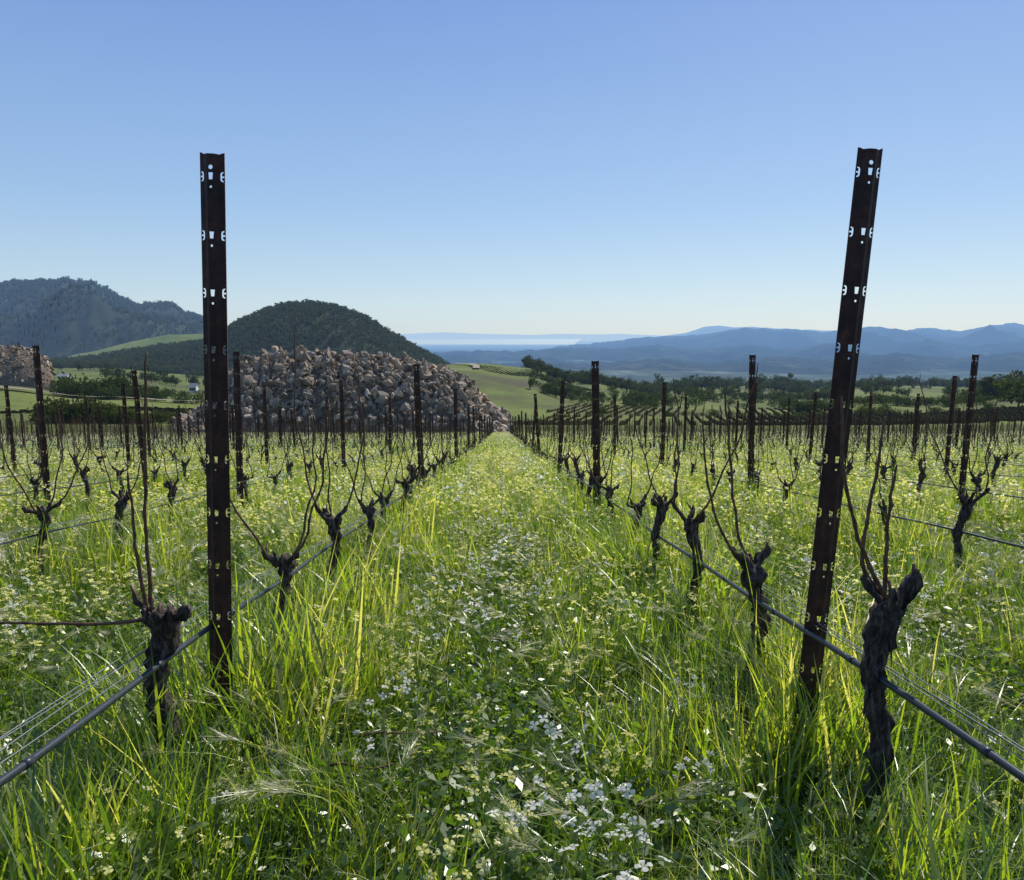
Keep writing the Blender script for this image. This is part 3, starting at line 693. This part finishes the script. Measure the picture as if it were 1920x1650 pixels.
def lay(name,c,nv,y0,y1,ln,wd,xc0,zs):
    pts=[];rot=[];scl=[]; y=y0+ln/2
    while y<y1:
        for k in range(-40,41):
            x=xc0+k*wd
            if abs(x)-wd/2>.74*(y+ln)+.6: continue
            f=random.random()<.5; rz=math.pi if f else 0
            pts.append((x,y,plane(y)-.01)); rot.append((SA if f else -SA,0,rz)); scl.append((random.choice((-1,1)),1,zs(x,y)))
        y+=ln*.995
    instancer(name,pts,rot,np.array(scl),[random.randrange(nv) for _ in pts],c)
XC=ROW0+RS/2
lay('grass_and_weeds',TN,5,.75,2.84,1.05,2.1,XC,lambda x,y:random.uniform(.88,1.02))
lay('grass_and_wildflowers',TN2,6,2.84,7.0,1.05,2.1,XC,lambda x,y:random.uniform(.92,1.08)+.07*(y-3))
lay('grass_and_wildflowers',TM,7,7.0,26,2.1,2.1,XC,lambda x,y:random.uniform(.94,1.15))
lay('distant_grass_and_wildflowers',TF,5,25.9,96,4.2,4.2,XC+1.05,lambda x,y:random.uniform(.9,1.1))
# foreground radish flowers
CF=coll('ff',[ (lambda mb:mb.mesh('radish',PM))(flowerplant(4,.42,.018,2,4)) for _ in range(3)]+[(lambda mb:mb.mesh('mustard',PM))(flowerplant(5,.42,.016,3,4)) for _ in range(4)])
hand=[(-.38,2.42,0,.8),(-.42,2.2,2,.65),(.13,2.0,0,.9),(.06,1.62,2,.95),(.15,1.56,0,.9),(.28,1.68,1,.85),(.28,1.40,2,.9),(-.06,2.0,3,.95),(.3,2.4,4,.9),(-.1,1.5,5,.9),(-.35,2.6,6,.9),(.9,1.7,4,.6),(-.95,1.5,5,.6),(.55,2.0,0,.6),(.2,2.7,3,.9),(-.5,2.9,4,.95),(.4,3.0,5,.9),(-.1,3.2,0,.9),(.1,1.75,3,.8),(-.02,1.7,4,.8),(-.6,2.5,3,.8),(.35,2.0,6,.8),(.7,2.6,1,.7),(-.75,1.9,2,.6),(.2,1.62,1,.95)]
instancer('wild_radish_flowers',[(x,y,plane(y)) for x,y,_,_ in hand],[(0,0,random.uniform(0,6)) for _ in hand],np.array([h[3] for h in hand]),[h[2] for h in hand],CF)
# small dandelion-like rosettes with toothed leaves
def lobed(mb,az,h,w,r):
    dx,dy=math.cos(az),math.sin(az); n=14; vs=[];fs=[]
    for i in range(n+1):
        t=i/n; o=h*(.45*t+.35*t*t); z=h*(t-.38*t*t*t); ww=w*.5*(.25+1.1*math.sin(math.pi*min(1,t*.93+.05))**.8*t**.4)*(1.0 if i%2 else .55)
        if i==n: ww=.001
        vs+=[(dx*o+dy*ww,dy*o-dx*ww,z+ww*.3),(dx*o,dy*o,z),(dx*o-dy*ww,dy*o+dx*ww,z+ww*.3)]
    for i in range(n):
        b=3*i; fs+=[(b,b+1,b+4,b+3),(b+1,b+2,b+5,b+4)]
    mb.add(vs,fs,0,r)
mb=MB()
for k in range(9): lobed(mb,k*.7+random.gauss(0,.2),random.uniform(.16,.27),random.uniform(.04,.055),random.uniform(.75,1.0))
wm=mb.mesh('broadleaf',[M_weed])
for (x,y,s,z) in [(-.86,1.66,.75,.08),(-1.0,1.75,.6,.08)]: link('broadleaf_weed',wm,(x,y,plane(y)+z),(0,0,x*9),(s,s,s))
mb=MB()
for (x,y,az,l) in [(-.50,2.42,.1,.36),(-.55,2.2,-.3,.22)]:
    z=plane(y)+.13; pts=[(x+l*t*math.cos(az),y+l*t*math.sin(az)*.5,z+.01*math.sin(t*7)+.02*t) for t in [i/8 for i in range(9)]]
    tube(mb,pts,[.005*(1-.5*i/8) for i in range(9)],6,0,rough=.5)
link('pruned_canes_on_ground',mb.mesh('twigs',[M_cane],True))
# ------------------------------------------------------------ light
EL=math.radians(46); AZ=math.radians(29)
w=bpy.data.worlds.new('World'); S.world=w; w.use_nodes=True; nt=w.node_tree; nt.nodes.clear()
sk=nt.nodes.new('ShaderNodeTexSky'); sk.sky_type='NISHITA'; sk.sun_disc=False; sk.sun_elevation=EL; sk.sun_rotation=AZ; sk.air_density=1.0; sk.dust_density=0.6; sk.ozone_density=2.0; sk.altitude=300
tc=N(nt,'ShaderNodeTexCoord'); sx=N(nt,'ShaderNodeSeparateXYZ'); L(nt,tc.outputs['Generated'],sx.inputs[0])
clear=ramp(nt,mapr(nt,sx.outputs[2],0,1),[(0,(5.9,7.5,8.6)),(0.04,(5.5,7.3,8.8)),(0.16,(3.6,5.7,8.8)),(0.4,(1.8,3.5,7.8)),(1,(0.7,1.8,5.0))])
mixed=mixc(nt,.68,sk.outputs[0],clear)
bg=nt.nodes.new('ShaderNodeBackground'); bg.inputs[1].default_value=0.1; ou=nt.nodes.new('ShaderNodeOutputWorld'); nt.links.new(mixed,bg.inputs[0]); nt.links.new(bg.outputs[0],ou.inputs[0])
sd=Vector((math.sin(AZ)*math.cos(EL),math.cos(AZ)*math.cos(EL),math.sin(EL)))
sl=bpy.data.lights.new('sun','SUN'); sl.energy=5.0; sl.angle=math.radians(.5); sl.color=(1,.95,.87); so=bpy.data.objects.new('sun',sl); S.collection.objects.link(so); so.rotation_euler=sd.to_track_quat('Z','Y').to_euler()
